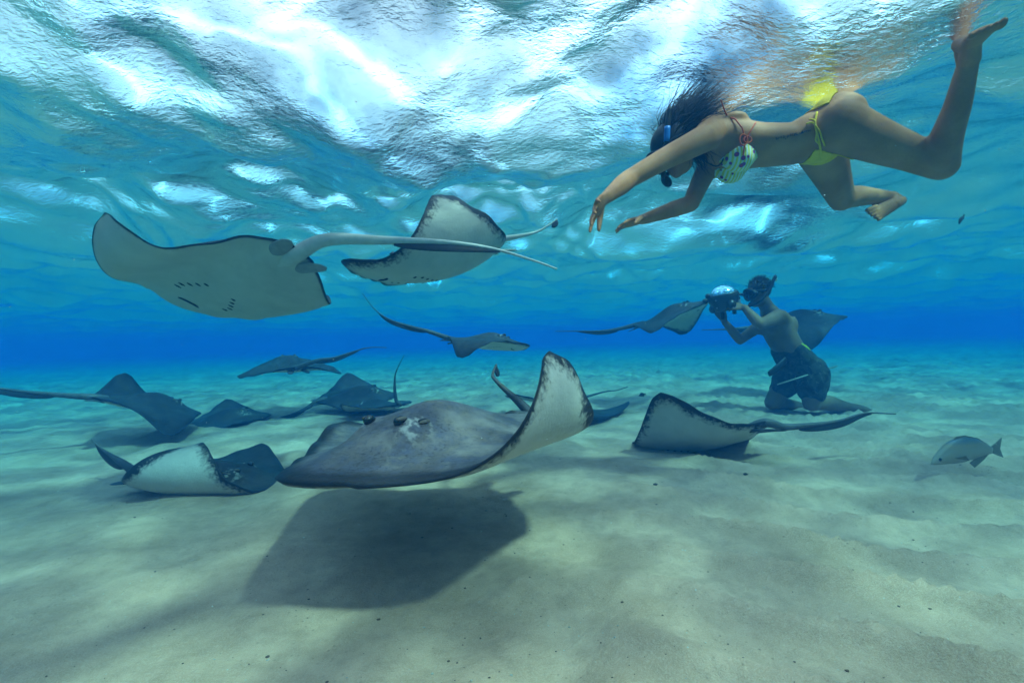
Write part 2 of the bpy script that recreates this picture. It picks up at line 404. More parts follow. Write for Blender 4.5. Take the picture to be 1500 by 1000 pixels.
def stingray(key, label, tail, fold=(.33, .72), pale_tail=False, belly_marks=True, fold_h=.05, margin=1., group='southern stingrays over the sand bar'):
    W, v = FITS[key]; v = np.array(v); bp_ = v[6:13]; R = rot(*v[3:6])
    root = empty('stingray', v[:3]); tag(root, label, 'stingray', group)
    M = Matrix([[*R[i], v[i]] for i in range(3)] + [[0, 0, 0, 1]]); root.matrix_world = M
    Ri = R.T; loc = lambda p: Ri @ (np.asarray(p) - v[:3])          # world -> ray space
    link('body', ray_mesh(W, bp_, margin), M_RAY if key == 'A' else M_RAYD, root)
    for sg in (1, -1):
        # eye on its knob, spiracle just behind it
        c, n_ = on_ray(.375, .135 * sg, bp_, W); lat = nrm(np.cross(n_, [1, 0, 0])) * -sg
        e = shell('eye', ell(c + n_ * .000 * W + lat * .026 * W, np.array([.032, .022, .026]) * W), M_EYE, root)
        lid = shell('eyelid', ell(c + n_ * .012 * W + lat * .012 * W, np.array([.030, .016, .010]) * W), M_LID, e)
        c, n_ = on_ray(.275, .15 * sg, bp_, W); lat = nrm(np.cross(n_, [1, 0, 0])) * -sg
        sp = shell('spiracle', ell(c + lat * .004 * W, np.array([.034, .014, .012]) * W), M_SLIT, root)
        shell('spiracle_lip', ell(c - n_ * .002 * W - lat * .012 * W, np.array([.034, .008, .010]) * W), M_LID, sp)
        # pelvic fin: rounded lobe behind the disc
        P = []; b0, n_ = on_ray(-.60, .09 * sg, bp_, W, -1)
        hw = [.045, .062, .070, .066, .048, .015]
        for k, u in enumerate((0, .2, .45, .7, .9, 1.)):
            P.append(b0 + np.array([-.32 * u, sg * .07 * u, -.03 * u * u + .03]) * W)
        shell('pelvic_fin', tube(P, np.array([.02, .018, .014, .010, .008, .004]) * W, np.array(hw) * W * .85, up=(0, 0, 1), n=12), M_FINP if pale_tail else M_FIN, root)
        if belly_marks:
            for k in range(5):
                c, n_ = on_ray(.34 - .065 * k, (.215 - .018 * abs(k - 1) - .012 * k) * sg, bp_, W, -1)
                shell('gill_slit', ell(c, np.array([.010, .030 - .002 * k, .006]) * W), M_SLIT, root)
    if belly_marks:
        c, n_ = on_ray(.50, 0, bp_, W, -1)
        shell('mouth', tube([c + np.array([.02 * abs(u) ** 2, u * .085, 0]) * W for u in np.linspace(-1, 1, 9)], np.array([.004, .008, .010, .011, .011, .011, .010, .008, .004]) * W, n=8), M_SLIT, root)
    # tail: through photographed way-points at the ray's own distance
    b0, _ = on_ray(-.60, 0, bp_, W); b0 = b0 - np.array([0, 0, .04]) * W; b1 = (on_ray(-.79, 0, bp_, W)[0] + on_ray(-.79, 0, bp_, W, -1)[0]) / 2
    dtb = (R @ b1 + v[:3])[1]
    P = [b0, b1] + [loc(pix(x, y, dtb + dd)) for x, y, dd in tail]
    Q = catmull(P, 10); L = np.concatenate([[0], np.cumsum(np.linalg.norm(np.diff(Q, axis=0), axis=1))]); u = L / L[-1]
    rr = W * (.056 * (1 - u) ** 1.5 * (1 - .25 * u) + .0065)
    tl = shell('tail', tube(Q, rr, rr * 1.15, n=10), M_TAILP if pale_tail else M_TAIL, root)
    # ventral keel along the middle of the tail
    mk = (u > fold[0]) & (u < fold[1])
    if mk.sum() > 3:
        K = Q[mk]; uk = (u[mk] - fold[0]) / (fold[1] - fold[0]); dn = Ri @ np.array([0.12, -.25, -1.]); A, B = frames(K, dn)
        hgt = W * fold_h * np.sin(np.clip(uk, 0, 1) ** .8 * math.pi) ** .7 + .002
        K2 = K + A * (rr[mk] * .5 + hgt * .5)[:, None]
        shell('tail_fold', tube(K2, hgt * .62 + rr[mk] * .3, .006 * W + 0 * hgt, up=dn, n=10), M_FOLD, tl)
    return root

FITS = {
    'A': (0.66, [-0.24, 1.5204, 0.3637, 4.0764, -0.0121, 0.0661, -0.0401, 2.0125, -0.235, -0.1438, 0.7459, 0.046, 0.0644]),
    'B': (0.62, [-1.4048, 2.205, 1.0458, 2.7127, -0.1688, 0.4877, -1.1956, 2.0334, -0.1667, 0.263, 1.0778, -0.2878, 0.0543]),
    'C': (0.6, [-0.4182, 2.4759, 1.1128, 3.8738, -0.2388, -0.0397, 1.3686, 1.1285, -0.0962, -0.0541, -0.0033, 0.0025, 0.3321]),
    'D': (0.45, [-0.2131, 3.7703, 0.6921, -0.3468, -0.1005, -0.2108, 0.0531, -0.0378, 0.0034, -0.2225, -0.959, 0.0259, 0.0865]),
    'E': (0.5, [-2.3011, 4.5885, 0.5043, 2.1812, 0.1188, -0.0035, -0.216, -0.2015, 0.0074, -0.1335, -0.1907, 0.0071, 0.2008]),
    'F': (0.5, [-2.9994, 3.6214, 0.2599, 1.2168, -0.2974, 0.1104, 0.3173, 0.8221, -0.0034, -0.2352, -0.6241, 0.0037, 0.0323]),
    'G': (0.45, [-2.7709, 4.2558, 0.0344, 0.4999, 0.0363, 0.1114, 0.188, 0.1772, -0.0019, 0.1052, 0.0948, 0.0001, -0.0201]),
    'H': (0.5, [-1.6798, 4.7516, 0.1702, 0.5142, 0.0046, 0.2204, 0.1962, 0.1947, -0.0023, 0.0117, 0.0122, 0.0022, -0.0529]),
    'I': (0.5, [-1.6136, 2.3261, 0.0111, -0.0345, -0.0875, 0.0593, 0.0348, 0.1012, -0.0, 1.3755, 1.6571, -0.0389, 0.0911]),
    'J': (0.62, [0.5234, 4.2506, 0.0617, 4.7801, 0.0567, -0.2798, 0.2458, 0.389, -0.0071, -0.0368, -0.0309, 0.0032, -0.0257]),
    'K': (0.52, [1.148, 2.7682, 0.0395, 2.3942, -0.2737, 0.2013, 0.9006, -0.1614, -0.0366, 0.1, 0.1, 0.0, 0.204]),
    'L': (0.5, [1.6485, 4.5214, 0.9196, -0.6759, 0.2706, 0.1414, -0.6223, -0.8322, -0.0063, -0.1257, -0.1374, 0.0058, 0.147]),
    'M': (0.6, [3.2346, 5.0201, 0.8416, -0.2723, 0.1003, 0.072, 0.1, 0.1, 0.0, -0.2973, -0.8822, -0.0012, 0.0115]),
    'N': (0.42, [-1.3637, 4.4045, 0.0893, 2.5648, -0.1486, 0.0308, 0.1136, 0.1297, -0.0007, 0.1, 0.1, 0.0, 0.0049]),
}
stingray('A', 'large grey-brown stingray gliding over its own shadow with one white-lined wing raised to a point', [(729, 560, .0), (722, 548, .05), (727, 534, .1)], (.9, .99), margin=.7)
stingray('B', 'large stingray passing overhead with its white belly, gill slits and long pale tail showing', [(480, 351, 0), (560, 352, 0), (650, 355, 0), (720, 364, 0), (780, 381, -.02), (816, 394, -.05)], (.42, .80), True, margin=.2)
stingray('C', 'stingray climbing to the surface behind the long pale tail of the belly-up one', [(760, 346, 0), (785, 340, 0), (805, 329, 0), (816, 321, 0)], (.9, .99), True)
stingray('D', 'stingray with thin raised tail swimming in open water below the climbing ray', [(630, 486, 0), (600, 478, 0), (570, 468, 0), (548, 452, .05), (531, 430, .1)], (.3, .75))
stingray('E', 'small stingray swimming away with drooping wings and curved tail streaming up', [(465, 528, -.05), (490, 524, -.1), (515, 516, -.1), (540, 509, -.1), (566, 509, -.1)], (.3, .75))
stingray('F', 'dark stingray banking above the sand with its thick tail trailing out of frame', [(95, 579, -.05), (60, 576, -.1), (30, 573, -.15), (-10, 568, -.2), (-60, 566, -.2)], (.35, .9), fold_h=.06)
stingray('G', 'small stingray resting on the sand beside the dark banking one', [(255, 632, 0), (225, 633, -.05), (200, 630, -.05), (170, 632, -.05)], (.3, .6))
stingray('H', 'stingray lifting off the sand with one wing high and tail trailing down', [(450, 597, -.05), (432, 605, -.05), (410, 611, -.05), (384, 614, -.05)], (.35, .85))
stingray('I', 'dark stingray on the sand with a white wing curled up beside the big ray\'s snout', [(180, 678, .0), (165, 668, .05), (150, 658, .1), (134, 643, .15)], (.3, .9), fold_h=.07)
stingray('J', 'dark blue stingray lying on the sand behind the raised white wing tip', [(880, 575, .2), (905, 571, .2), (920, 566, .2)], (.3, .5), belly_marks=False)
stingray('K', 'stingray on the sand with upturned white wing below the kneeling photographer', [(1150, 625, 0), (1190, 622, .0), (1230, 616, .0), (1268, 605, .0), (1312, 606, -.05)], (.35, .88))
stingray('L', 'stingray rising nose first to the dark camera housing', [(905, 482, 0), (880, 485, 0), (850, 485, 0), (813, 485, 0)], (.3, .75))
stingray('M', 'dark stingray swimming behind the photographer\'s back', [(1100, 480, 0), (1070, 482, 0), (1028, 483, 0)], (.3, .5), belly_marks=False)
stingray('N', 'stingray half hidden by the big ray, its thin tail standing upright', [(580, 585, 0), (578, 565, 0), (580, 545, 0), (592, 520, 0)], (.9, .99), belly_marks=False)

# ------------------------------------------------------------------ people: shells fused into one continuous skin
def fuse(name, soup, voxel, smooth=4, fac=.5):
    """weld overlapping closed shells into one smooth surface"""
    me = soup.mesh('tmp_' + name); o = bpy.data.objects.new('tmp', me); COL.objects.link(o)
    r = o.modifiers.new('r', 'REMESH'); r.mode = 'VOXEL'; r.voxel_size = voxel; r.use_smooth_shade = True
    if smooth:
        s = o.modifiers.new('s', 'SMOOTH'); s.factor = fac; s.iterations = smooth
    dg = bpy.context.evaluated_depsgraph_get(); out = bpy.data.meshes.new_from_object(o.evaluated_get(dg)); out.name = name
    bpy.data.objects.remove(o); bpy.data.meshes.remove(me)
    out.polygons.foreach_set('use_smooth', [True] * len(out.polygons))
    return out

def limb(soup, pts, ra, rb=None, up=(0, 0, 1), n=16, sub=5):
    """rounded, tapered limb through joints"""
    P = catmull(pts, sub); k = np.linspace(0, len(pts) - 1, len(P)); A = np.interp(k, range(len(pts)), ra); B = A if rb is None else np.interp(k, range(len(pts)), rb)
    d0, d1 = nrm(P[0] - P[1]), nrm(P[-1] - P[-2]); e = (.5, .8, .95, 1.0)
    h0 = [P[0] + d0 * min(A[0], B[0]) * x for x in e][::-1]; h1 = [P[-1] + d1 * min(A[-1], B[-1]) * x for x in e]
    sc = [math.sqrt(max(0, 1 - x * x)) + .02 for x in e]
    P = np.vstack([h0, P, h1]); A = np.concatenate([[A[0] * s for s in sc[::-1]], A, [A[-1] * s for s in sc]]); B = np.concatenate([[B[0] * s for s in sc[::-1]], B, [B[-1] * s for s in sc]])
    soup.add(tube(P, A, B, up=up, n=n))

def hand(soup, w_, d, nrm_, thumb_side, s=1., curl=(.15, .2, .2, .25), spread=.16, thumb_out=.7):
    """palm and five fingers; d: wrist->knuckles, nrm_: back of the hand, thumb_side: +1/-1 along d x nrm_"""
    d = nrm(np.asarray(d, float)); b = np.asarray(nrm_, float); b = nrm(b - d * (b @ d)); l = np.cross(d, b) * thumb_side
    w_ = np.asarray(w_, float); k = .19 * s
    limb(soup, [w_ - d * .02 * s, w_ + d * .012 * s, w_ + d * .05 * s, w_ + d * .088 * s], [.017 * s, .015 * s, .014 * s, .011 * s], [.025 * s, .029 * s, .039 * s, .040 * s], up=b, n=14, sub=3)
    L = (.072, .080, .074, .058)
    for i in range(4):
        o = (1.5 - i) * .0205 * s; a = (1.5 - i) * spread
        p = w_ + d * (.086 - .006 * abs(i - 1.2)) * s + l * o; dr = nrm(d * math.cos(a) + l * math.sin(a)); pts = [p - dr * .015 * s, p]; c = curl[i]
        for j, f in enumerate((.44, .32, .26)):
            th = c * (j + .6); v = dr * math.cos(th) - b * math.sin(th); p = p + v * L[i] * f * s; pts.append(p)
        r = .0078 * s * (1 if i < 3 else .88)
        limb(soup, pts, [r * 1.12, r * 1.1, r, r * .92, r * .72], up=b, n=10, sub=3)
    p = w_ + d * .028 * s + l * .026 * s; dr = nrm(d * math.cos(thumb_out) + l * math.sin(thumb_out) - b * .25); v2 = nrm(d * math.cos(thumb_out * .45) + l * math.sin(thumb_out * .45) - b * .35)
    limb(soup, [p, p + dr * .035 * s, p + dr * .035 * s + v2 * .03 * s, p + dr * .035 * s + v2 * .056 * s], [.014 * s, .0115 * s, .0095 * s, .0068 * s], up=b, n=10, sub=3)

def foot(soup, ankle, heel, toe, top, s=1.):
    a, h, t = map(np.asarray, (ankle, heel, toe)); d = nrm(t - h); b = nrm(np.asarray(top) - d * (np.asarray(top) @ d)); l = np.cross(d, b); L = np.linalg.norm(t - h)
    limb(soup, [a, a * .4 + h * .6], [.034 * s, .028 * s], up=d)
    limb(soup, [h, h + d * L * .3 + b * .012 * s, h + d * L * .6 + b * .004 * s, h + d * L * .80], [.026 * s, .030 * s, .022 * s, .015 * s], [.027 * s, .031 * s, .039 * s, .041 * s], up=b)
    limb(soup, [a, h + d * L * .35 + b * .02 * s], [.033 * s, .026 * s], up=d)
    for i in range(5):
        o = (2 - i) * .0172 * s; r = (.0125, .0090, .0086, .0082, .0078)[i] * s; e = L * (1.0, .99, .96, .92, .87)[i]
        limb(soup, [h + d * L * .74 + l * o, h + d * (L * .86) + l * o * 1.05 + b * .003 * s, h + d * (e - r) + l * o * 1.08 - b * .004 * s], [r * 1.1, r, r * .9], up=b, n=10, sub=3)

def head(soup, c, f, u, s=1.):
    f = nrm(np.asarray(f, float)); u = nrm(np.asarray(u, float) - f * (np.asarray(u) @ f)); l = np.cross(u, f); ax = np.stack([f, l, u], 1); c = np.asarray(c, float)
    at = lambda x, y, z: c + (f * x + l * y + u * z) * s
    for p, r in (((0, 0, .025), (.097, .077, .095)), ((.022, 0, -.045), (.068, .062, .072)), ((.058, 0, -.088), (.030, .034, .026)), ((.07, 0, .018), (.025, .05, .02)),
                 ((.088, 0, -.020), (.018, .013, .026)), ((.098, 0, -.032), (.015, .015, .011)), ((.083, 0, -.062), (.012, .024, .008)), ((.081, 0, -.074), (.012, .021, .008)),
                 ((-.005, .077, -.012), (.017, .009, .030)), ((-.005, -.077, -.012), (.017, .009, .030))):
        soup.add(ell(at(*p), np.array(r) * s, ax, 16, 11))
    return at, ax

def skin_mat(name, a, b):
    m = Mat(name); n1 = m.noise(7, 4); n2 = m.noise(160, 4, .7)
    c = m.mix(m.ramp(n1, [(.3, 0.), (.7, 1.)]), a, b); c = m.mix(m.math('MULTIPLY', m.ramp(n2, [(.5, 0.), (.7, 1.)]), .25), c, tuple(x * .7 for x in a))
    return m.bsdf(c, .62, bump=n2, bstr=.2, bdist=.002, sss=.12, spec=.22)

def patch(name, me_body, keep, mat, parent, off=.0035):
    """cloth lying on the body: the covered skin faces lifted along their normals"""
    n = len(me_body.vertices); co = np.empty(n * 3, np.float32); me_body.vertices.foreach_get('co', co); co = co.reshape(-1, 3)
    no = np.empty(n * 3, np.float32); me_body.vertex_normals.foreach_get('vector', no); no = no.reshape(-1, 3)
    mk = keep(co, no); faces = [tuple(p.vertices) for p in me_body.polygons if all(mk[i] for i in p.vertices)]
    used = sorted({i for f in faces for i in f}); ix = {v: k for k, v in enumerate(used)}
    o = link(name, mesh_np(name, co[used] + no[used] * off, [tuple(ix[i] for i in f) for f in faces]), mat, parent)
    s = o.modifiers.new('thickness', 'SOLIDIFY'); s.thickness = off * .9; s.offset = -1
    return o

def strands(roots, dirs, length, n, wob, r, gravity=(0, 0, 0), seed=3):
    """bundle of tapering hair locks"""
    rg = np.random.default_rng(seed); S = Soup(); g = np.asarray(gravity, float)
    for p0, d0 in zip(roots, dirs):
        L = length * rg.uniform(.5, 1.25); d = nrm(d0 + rg.normal(0, .25, 3)); P = [p0]; wv = rg.normal(0, 1, 3); ph = rg.uniform(0, 6)
        for k in range(n):
            d = nrm(d + g * .22 + wv * wob * math.sin(ph + k * 1.1)); P.append(P[-1] + d * L / n)
        rr = r * np.linspace(1, .12, len(P)) * rg.uniform(.6, 1.3)
        S.add(tube(P, rr, rr * .6, n=5))
    return S

M_SKINW = skin_mat('skin_tan', (.36, .150, .058), (.52, .245, .11))
M_SKINM = skin_mat('skin_olive', (.17, .092, .05), (.25, .14, .078))
M_HAIR = simple('dark_hair', (.022, .014, .010), .45, .5, 60, .3)
M_BLACK = simple('black_rubber', (.014, .014, .016), .5, .4, 60, .2)
M_BLUE = simple('blue_silicone', (.02, .16, .50), .4, .3, 40, .1)
M_ORANGE = simple('orange_cord', (.62, .10, .025), .6, .25, 80, .3)
M_YELLOW = simple('yellow_cloth', (.80, .52, .015), .7, .18, 120, .4)
M_INK = simple('tattoo_ink', (.025, .03, .03), .6, .2, 40, 0)
M_WHITE = simple('eye_white', (.75, .74, .70), .2, .1, 40, 0)
def glass_mat(name, col, rough=.05):
    m = Mat(name); f = m.n('Fresnel'); f.inputs[0].default_value = 1.5; t = m.n('BsdfTransparent'); t.inputs[0].default_value = (*col, 1)
    g = m.n('BsdfGlossy'); g.inputs['Roughness'].default_value = rough; x = m.n('MixShader'); m.l(f.outputs[0], x.inputs[0]); m.l(t.outputs[0], x.inputs[1]); m.l(g.outputs[0], x.inputs[2]); m.l(x.outputs[0], m.out.inputs[0]); return m.m
M_LENS = glass_mat('mask_glass', (.55, .62, .66))

def dive_mask(at, ax, s, root, mat_frame):
    ring = []
    for k in range(25):
        a = 2 * math.pi * k / 24; y = .068 * math.cos(a); z = .012 + .040 * math.sin(a) - (.012 if math.sin(a) < -.5 else 0) * (1 - min(1, abs(y) / .03))
        ring.append(at(.118 - 5.0 * y * y, y, z))
    mk = shell('dive_mask', tube(ring, .010 * s, .013 * s, up=ax[:, 0], n=8, caps=False), mat_frame, root)
    sk = []
    for k in range(25):
        a = 2 * math.pi * k / 24; y = .072 * math.cos(a); sk.append(at(.092 - 7.0 * y * y, y, .010 + .046 * math.sin(a)))
    V = list(ring) + list(sk); F = [(i, i + 1, 25 + i + 1, 25 + i) for i in range(24)]
    shell('mask_skirt', (np.array(V), F), mat_frame, mk)
    V = [at(.116, 0, .010)] + ring[:-1]; shell('lens', (np.array(V), [(0, 1 + i, 1 + (i + 1) % 24) for i in range(24)]), M_LENS, mk)
    st = [at(.099 * math.cos(a) - .0, .086 * math.sin(a), .02 + .01 * math.cos(a)) for a in np.linspace(.75, 2 * math.pi - .75, 30)]
    shell('strap', tube(st, .012 * s, .003 * s, up=ax[:, 2], n=8), mat_frame, mk)
    for sg in (1, -1):
        e = shell('eye', ell(at(.076, .032 * sg, .0), np.array([.012, .013, .010]) * s, ax), M_WHITE, root); shell('iris', ell(at(.086, .032 * sg, .0), np.array([.004, .006, .006]) * s, ax), M_EYE, e)
    return mk

# ---- the swimmer, face down at the surface
lat = nrm(np.array([-.24, -.97, 0.]))                     # towards her left side, which faces the lens
PEL, WAI, RIB, CHE, UPC, NEK = pix(1205, 197, 1.86), pix(1152, 212, 1.89), pix(1108, 214, 1.91), pix(1066, 213, 1.93), pix(1040, 209, 1.95), pix(1019, 208, 1.96)
HEADC = pix(990, 219, 1.97)
S = Soup(); EXTREM = []
limb(S, [pix(1228, 194, 1.85), PEL, pix(1180, 204, 1.875), WAI, RIB, pix(1084, 214, 1.92), CHE, UPC, NEK], [.075, .108, .092, .078, .084, .095, .098, .082, .042], [.105, .160, .142, .118, .126, .136, .142, .140, .060], up=(0, 0, 1), n=24)
limb(S, [UPC, NEK, HEADC + np.array([.035, 0, -.01])], [.05, .046, .045], up=(0, 0, 1))
fw, uw = np.array([-.80, .15, -.58]), np.array([-.55, .1, .83])
atw, axw = head(Soup(), HEADC, fw, uw, .95); EXTREM.append(lambda S: head(S, HEADC, fw, uw, .95))
for sg in (1, -1):
    S.add(ell(PEL + lat * .072 * sg + np.array([.035, 0, .050]), (.105, .085, .080)))                      # buttock
    S.add(ell(pix(1076, 236, 1.92) + lat * .068 * sg + np.array([0, 0, -.012]), (.062, .058, .058)))      # breast
S.add(ell(CHE + lat * .075 + np.array([.01, 0, .075]), (.06, .05, .03))); S.add(ell(CHE - lat * .075 + np.array([.01, 0, .075]), (.06, .05, .03)))          # shoulder blades
# left arm reaching forward, forearm towards the lens
Ls, Le, Lw = pix(1030, 204, 1.80), pix(922, 262, 1.73), pix(886, 291, 1.57)
limb(S, [UPC + lat * .06 + np.array([0, 0, .02]), Ls, Ls * .5 + Le * .5 + np.array([0, 0, .004]), Le], [.070, .056, .045, .037], up=(0, 0, 1))
limb(S, [Le, Le * .65 + Lw * .35, Lw], [.038, .038, .0245], [.038, .036, .021], up=(0, 0, 1))
EXTREM.append(lambda S: hand(S, Lw, pix(868, 311, 1.50) - Lw, np.array([-.45, .55, .55]), 1, .98, (.10, .14, .22, .3), .24, .8))
# right arm below the body
Rs, Re, Rw = pix(1040, 236, 2.06), pix(1012, 298, 1.95), pix(940, 322, 1.87)
limb(S, [UPC - lat * .06, Rs, Rs * .5 + Re * .5, Re], [.066, .054, .044, .037], up=(1, 0, 0))
limb(S, [Re, Re * .65 + Rw * .35, Rw], [.038, .037, .0235], [.038, .036, .020], up=(0, 0, 1))
EXTREM.append(lambda S: hand(S, Rw, pix(915, 328, 1.82) - Rw, np.array([-.1, .25, .95]), -1, .98, (.10, .12, .14, .18), .07, .5))
# left leg: thigh back, shank raised out to the surface
Lh, Lk, La = PEL + lat * .085 + np.array([.02, 0, 0]), pix(1380, 243, 1.76), pix(1419, 88, 1.52)
limb(S, [Lh, Lh * .66 + Lk * .34 + np.array([0, 0, -.004]), Lh * .3 + Lk * .7, Lk], [.098, .083, .066, .056], up=(0, 0, 1), n=20)
calf = nrm(np.cross(Lk - La, np.array([0, 1, 0])))
limb(S, [Lk, Lk * .72 + La * .28 + np.array([-.012, 0, 0]), Lk * .4 + La * .6, La], [.055, .053, .042, .030], up=(1, 0, 0), n=18)
EXTREM.append(lambda S: foot(S, La, pix(1408, 64, 1.50), pix(1452, 40, 1.36), np.array([.3, .2, -.9]), .95))
# right leg: thigh down and away, shank back, sole turned to the lens
Rh, Rk, Ra = PEL - lat * .085 + np.array([.03, 0, -.03]), pix(1233, 292, 2.14), pix(1306, 289, 2.32)
limb(S, [Rh, Rh * .6 + Rk * .4, Rk], [.094, .078, .056], up=(1, 0, 0), n=20)
limb(S, [Rk, Rk * .7 + Ra * .3 + np.array([0, 0, .012]), Ra], [.054, .052, .030], up=(0, 0, 1), n=18)
EXTREM.append(lambda S: foot(S, Ra, pix(1320, 294, 2.33), pix(1275, 317, 2.20), np.array([-.3, -.5, -.1]), .92))
trunk = fuse('trunk', S, .0060, 22); S = Soup().add((np.array([v.co[:] for v in trunk.vertices]), [tuple(f_.vertices) for f_ in trunk.polygons])); [fn(S) for fn in EXTREM]; bodyw = fuse('body', S, .0040, 3)
ROOTW = empty('person', (0, 0, 0)); tag(ROOTW, 'swimmer in a yellow bikini floating face down under the surface with one leg bent up', 'person')
link('body', bodyw, M_SKINW, ROOTW)
def tcoord(co):          # along the spine (0 pelvis .. 1 neck), dorsal, lateral
    a = NEK - PEL; L = np.linalg.norm(a); a = a / L; d = co - PEL; x = d @ a / L; up_ = nrm(np.array([0, 0, 1.]) - a * a[2]); return x, d @ up_, d @ lat
m = Mat('bikini_print'); wv = m.n('TexWave'); wv.inputs['Scale'].default_value = 22; wv.inputs['Distortion'].default_value = .8; m.l(m.coord(), wv.inputs[0])
c = m.mix(m.ramp(wv.outputs['Fac'], [(.45, 0.), (.55, 1.)]), (.62, .60, .10), (.60, .74, .66))
vo = m.n('TexVoronoi'); vo.inputs['Scale'].default_value = 30; m.l(m.coord(), vo.inputs[0])
c = m.mix(m.ramp(vo.outputs['Distance'], [(.27, 1.), (.33, 0.)]), c, (.20, .03, .22)); c = m.mix(m.ramp(vo.outputs['Distance'], [(.10, 1.), (.14, 0.)]), c, (.55, .04, .08))
M_PRINT = m.bsdf(c, .7, bump=m.noise(200, 2), bstr=.2)
BR = [pix(1076, 236, 1.92) + lat * .068 * sg + np.array([0, 0, -.012]) for sg in (1, -1)]
def cup(b):
    def k(co, no):
        d = co - b; return (np.linalg.norm(d * np.array([1, 1, 1.]), axis=1) < .076) & (d[:, 2] < .040 - .55 * np.abs(d[:, 0]) + .0 * d[:, 1])
    return k
TOP = empty('bikini_top', (0, 0, 0)); TOP.parent = ROOTW
for b in BR: patch('cup', bodyw, cup(b), M_PRINT, TOP, .004)
def body_ray(px, py, near=.6):
    """first skin point seen through a pixel"""
    o_ = Vector(CAM); d_ = Vector(pix(px, py, 1.0) - CAM).normalized(); r_ = BVW.ray_cast(o_, d_); return (np.array(r_[0]), np.array(r_[1])) if r_[0] is not None else (pix(px, py, 1.75), np.array([0, -1, 0]))
from mathutils.bvhtree import BVHTree
BVW = BVHTree.FromPolygons([v.co[:] for v in bodyw.vertices], [p.vertices[:] for p in bodyw.polygons])
def skin_line(pts, lift=.004):
    out = []
    for x, y in catmull([(x, y, 0) for x, y in pts], 6)[:, :2]:
        p, n_ = body_ray(x, y); out.append(p + n_ * lift)
    return out
def cord(name, pts, r, mat, parent, up=(0, 1, 0)): return shell(name, tube(pts, r, r, up=up, n=7), mat, parent)
knot, kn = body_ray(1091, 206); knot = knot + kn * .008
cord('cord', [*skin_line([(1088, 228), (1090, 214), (1091, 207)])], .0035, M_ORANGE, TOP)
cord('cord', [*skin_line([(1091, 206), (1098, 194), (1106, 181)])], .003, M_ORANGE, TOP)
cord('cord', catmull([knot, *skin_line([(1086, 190), (1076, 178)], .01), pix(1066, 170, 1.83), pix(1060, 158, 1.80), pix(1056, 146, 1.79)], 5), .003, M_ORANGE, TOP)
bow = []
for k in range(40):
    a = k / 39 * 4 * math.pi; bow.append(knot + np.array([0, -.008, 0]) + np.array([.016 * math.sin(a) + (-.012 if a < 6.28 else .004), 0, .022 * math.cos(a) * (1 if a < 6.28 else .6)]))
cord('bow', bow, .003, M_ORANGE, TOP)
cord('tie', catmull([BR[0] + np.array([-.05, .0, .02]), pix(1052, 243, 1.86), pix(1036, 238, 1.88), pix(1020, 226, 1.92)], 5), .0028, M_BLACK, TOP)
BOT = empty('bikini_bottom', (0, 0, 0)); BOT.parent = ROOTW
def seat_keep(co, no):
    x, dv, la = tcoord(co); return (dv > .015) & (x < .15) & (x > -.16) & (np.abs(la) < .045 + .105 * np.clip((x + .16) / .26, 0, 1)) & (dv > .060 - .0 * x)
def front_keep(co, no):
    x, dv, la = tcoord(co); return (dv < -.045) & (x < .12) & (x > -.22) & (np.abs(la) < .02 + .055 * np.clip((x + .18) / .26, 0, 1))
patch('seat_panel', bodyw, seat_keep, M_YELLOW, BOT, .005); patch('front_panel', bodyw, front_keep, M_YELLOW, BOT, .004)
cord('side_tie', skin_line([(1197, 166), (1194, 180), (1197, 196), (1201, 214), (1203, 232)], .004), .0042, M_YELLOW, BOT)
kb, kn = body_ray(1194, 184); kb = kb + kn * .008
for e in ([(1186, 181), (1178, 183)], [(1190, 178), (1183, 176)], [(1193, 196), (1192, 207), (1197, 212)], [(1198, 195), (1201, 205), (1205, 215)]):
    q = [kb] + [body_ray(*p_)[0] + np.array([0, -.012, -.002]) for p_ in e]; cord('bow', catmull(q, 5), .0032, M_YELLOW, BOT)
T = Soup(); rg = np.random.default_rng(5)
for x in np.arange(1137, 1189, 2.6):
    y = 203.5 - (x - 1137) * .25 + rg.normal(0, .6)
    g = [body_ray(x + rg.normal(0, .5) + a, y + b + rg.normal(0, .7)) for a, b in ((0, -1.7), (.8, -.4), (-.3, .7), (.9, 1.6))]
    T.add(tube([p + n_ * .0008 for p, n_ in g], .0021 * rg.uniform(.6, 1.2), .0006, n=5))
link('tattoo', T.mesh('tattoo'), M_INK, ROOTW)
dive_mask(atw, axw, .95, ROOTW, M_BLACK)
sn = catmull([atw(.10, .0, -.068), atw(.13, .03, -.075), atw(.115, .08, -.04), atw(.05, .105, .03), atw(.0, .11, .09), atw(-.05, .11, .14)], 6)
sno = shell('snorkel', tube(sn, .0115, .0115, n=10), M_BLACK, ROOTW); shell('snorkel_band', tube(sn[18:24], .013, .013, n=10), M_BLUE, sno)
shell('snorkel_purge', ell(atw(.128, .02, -.095), (.020, .018, .030), axw), M_BLACK, sno)
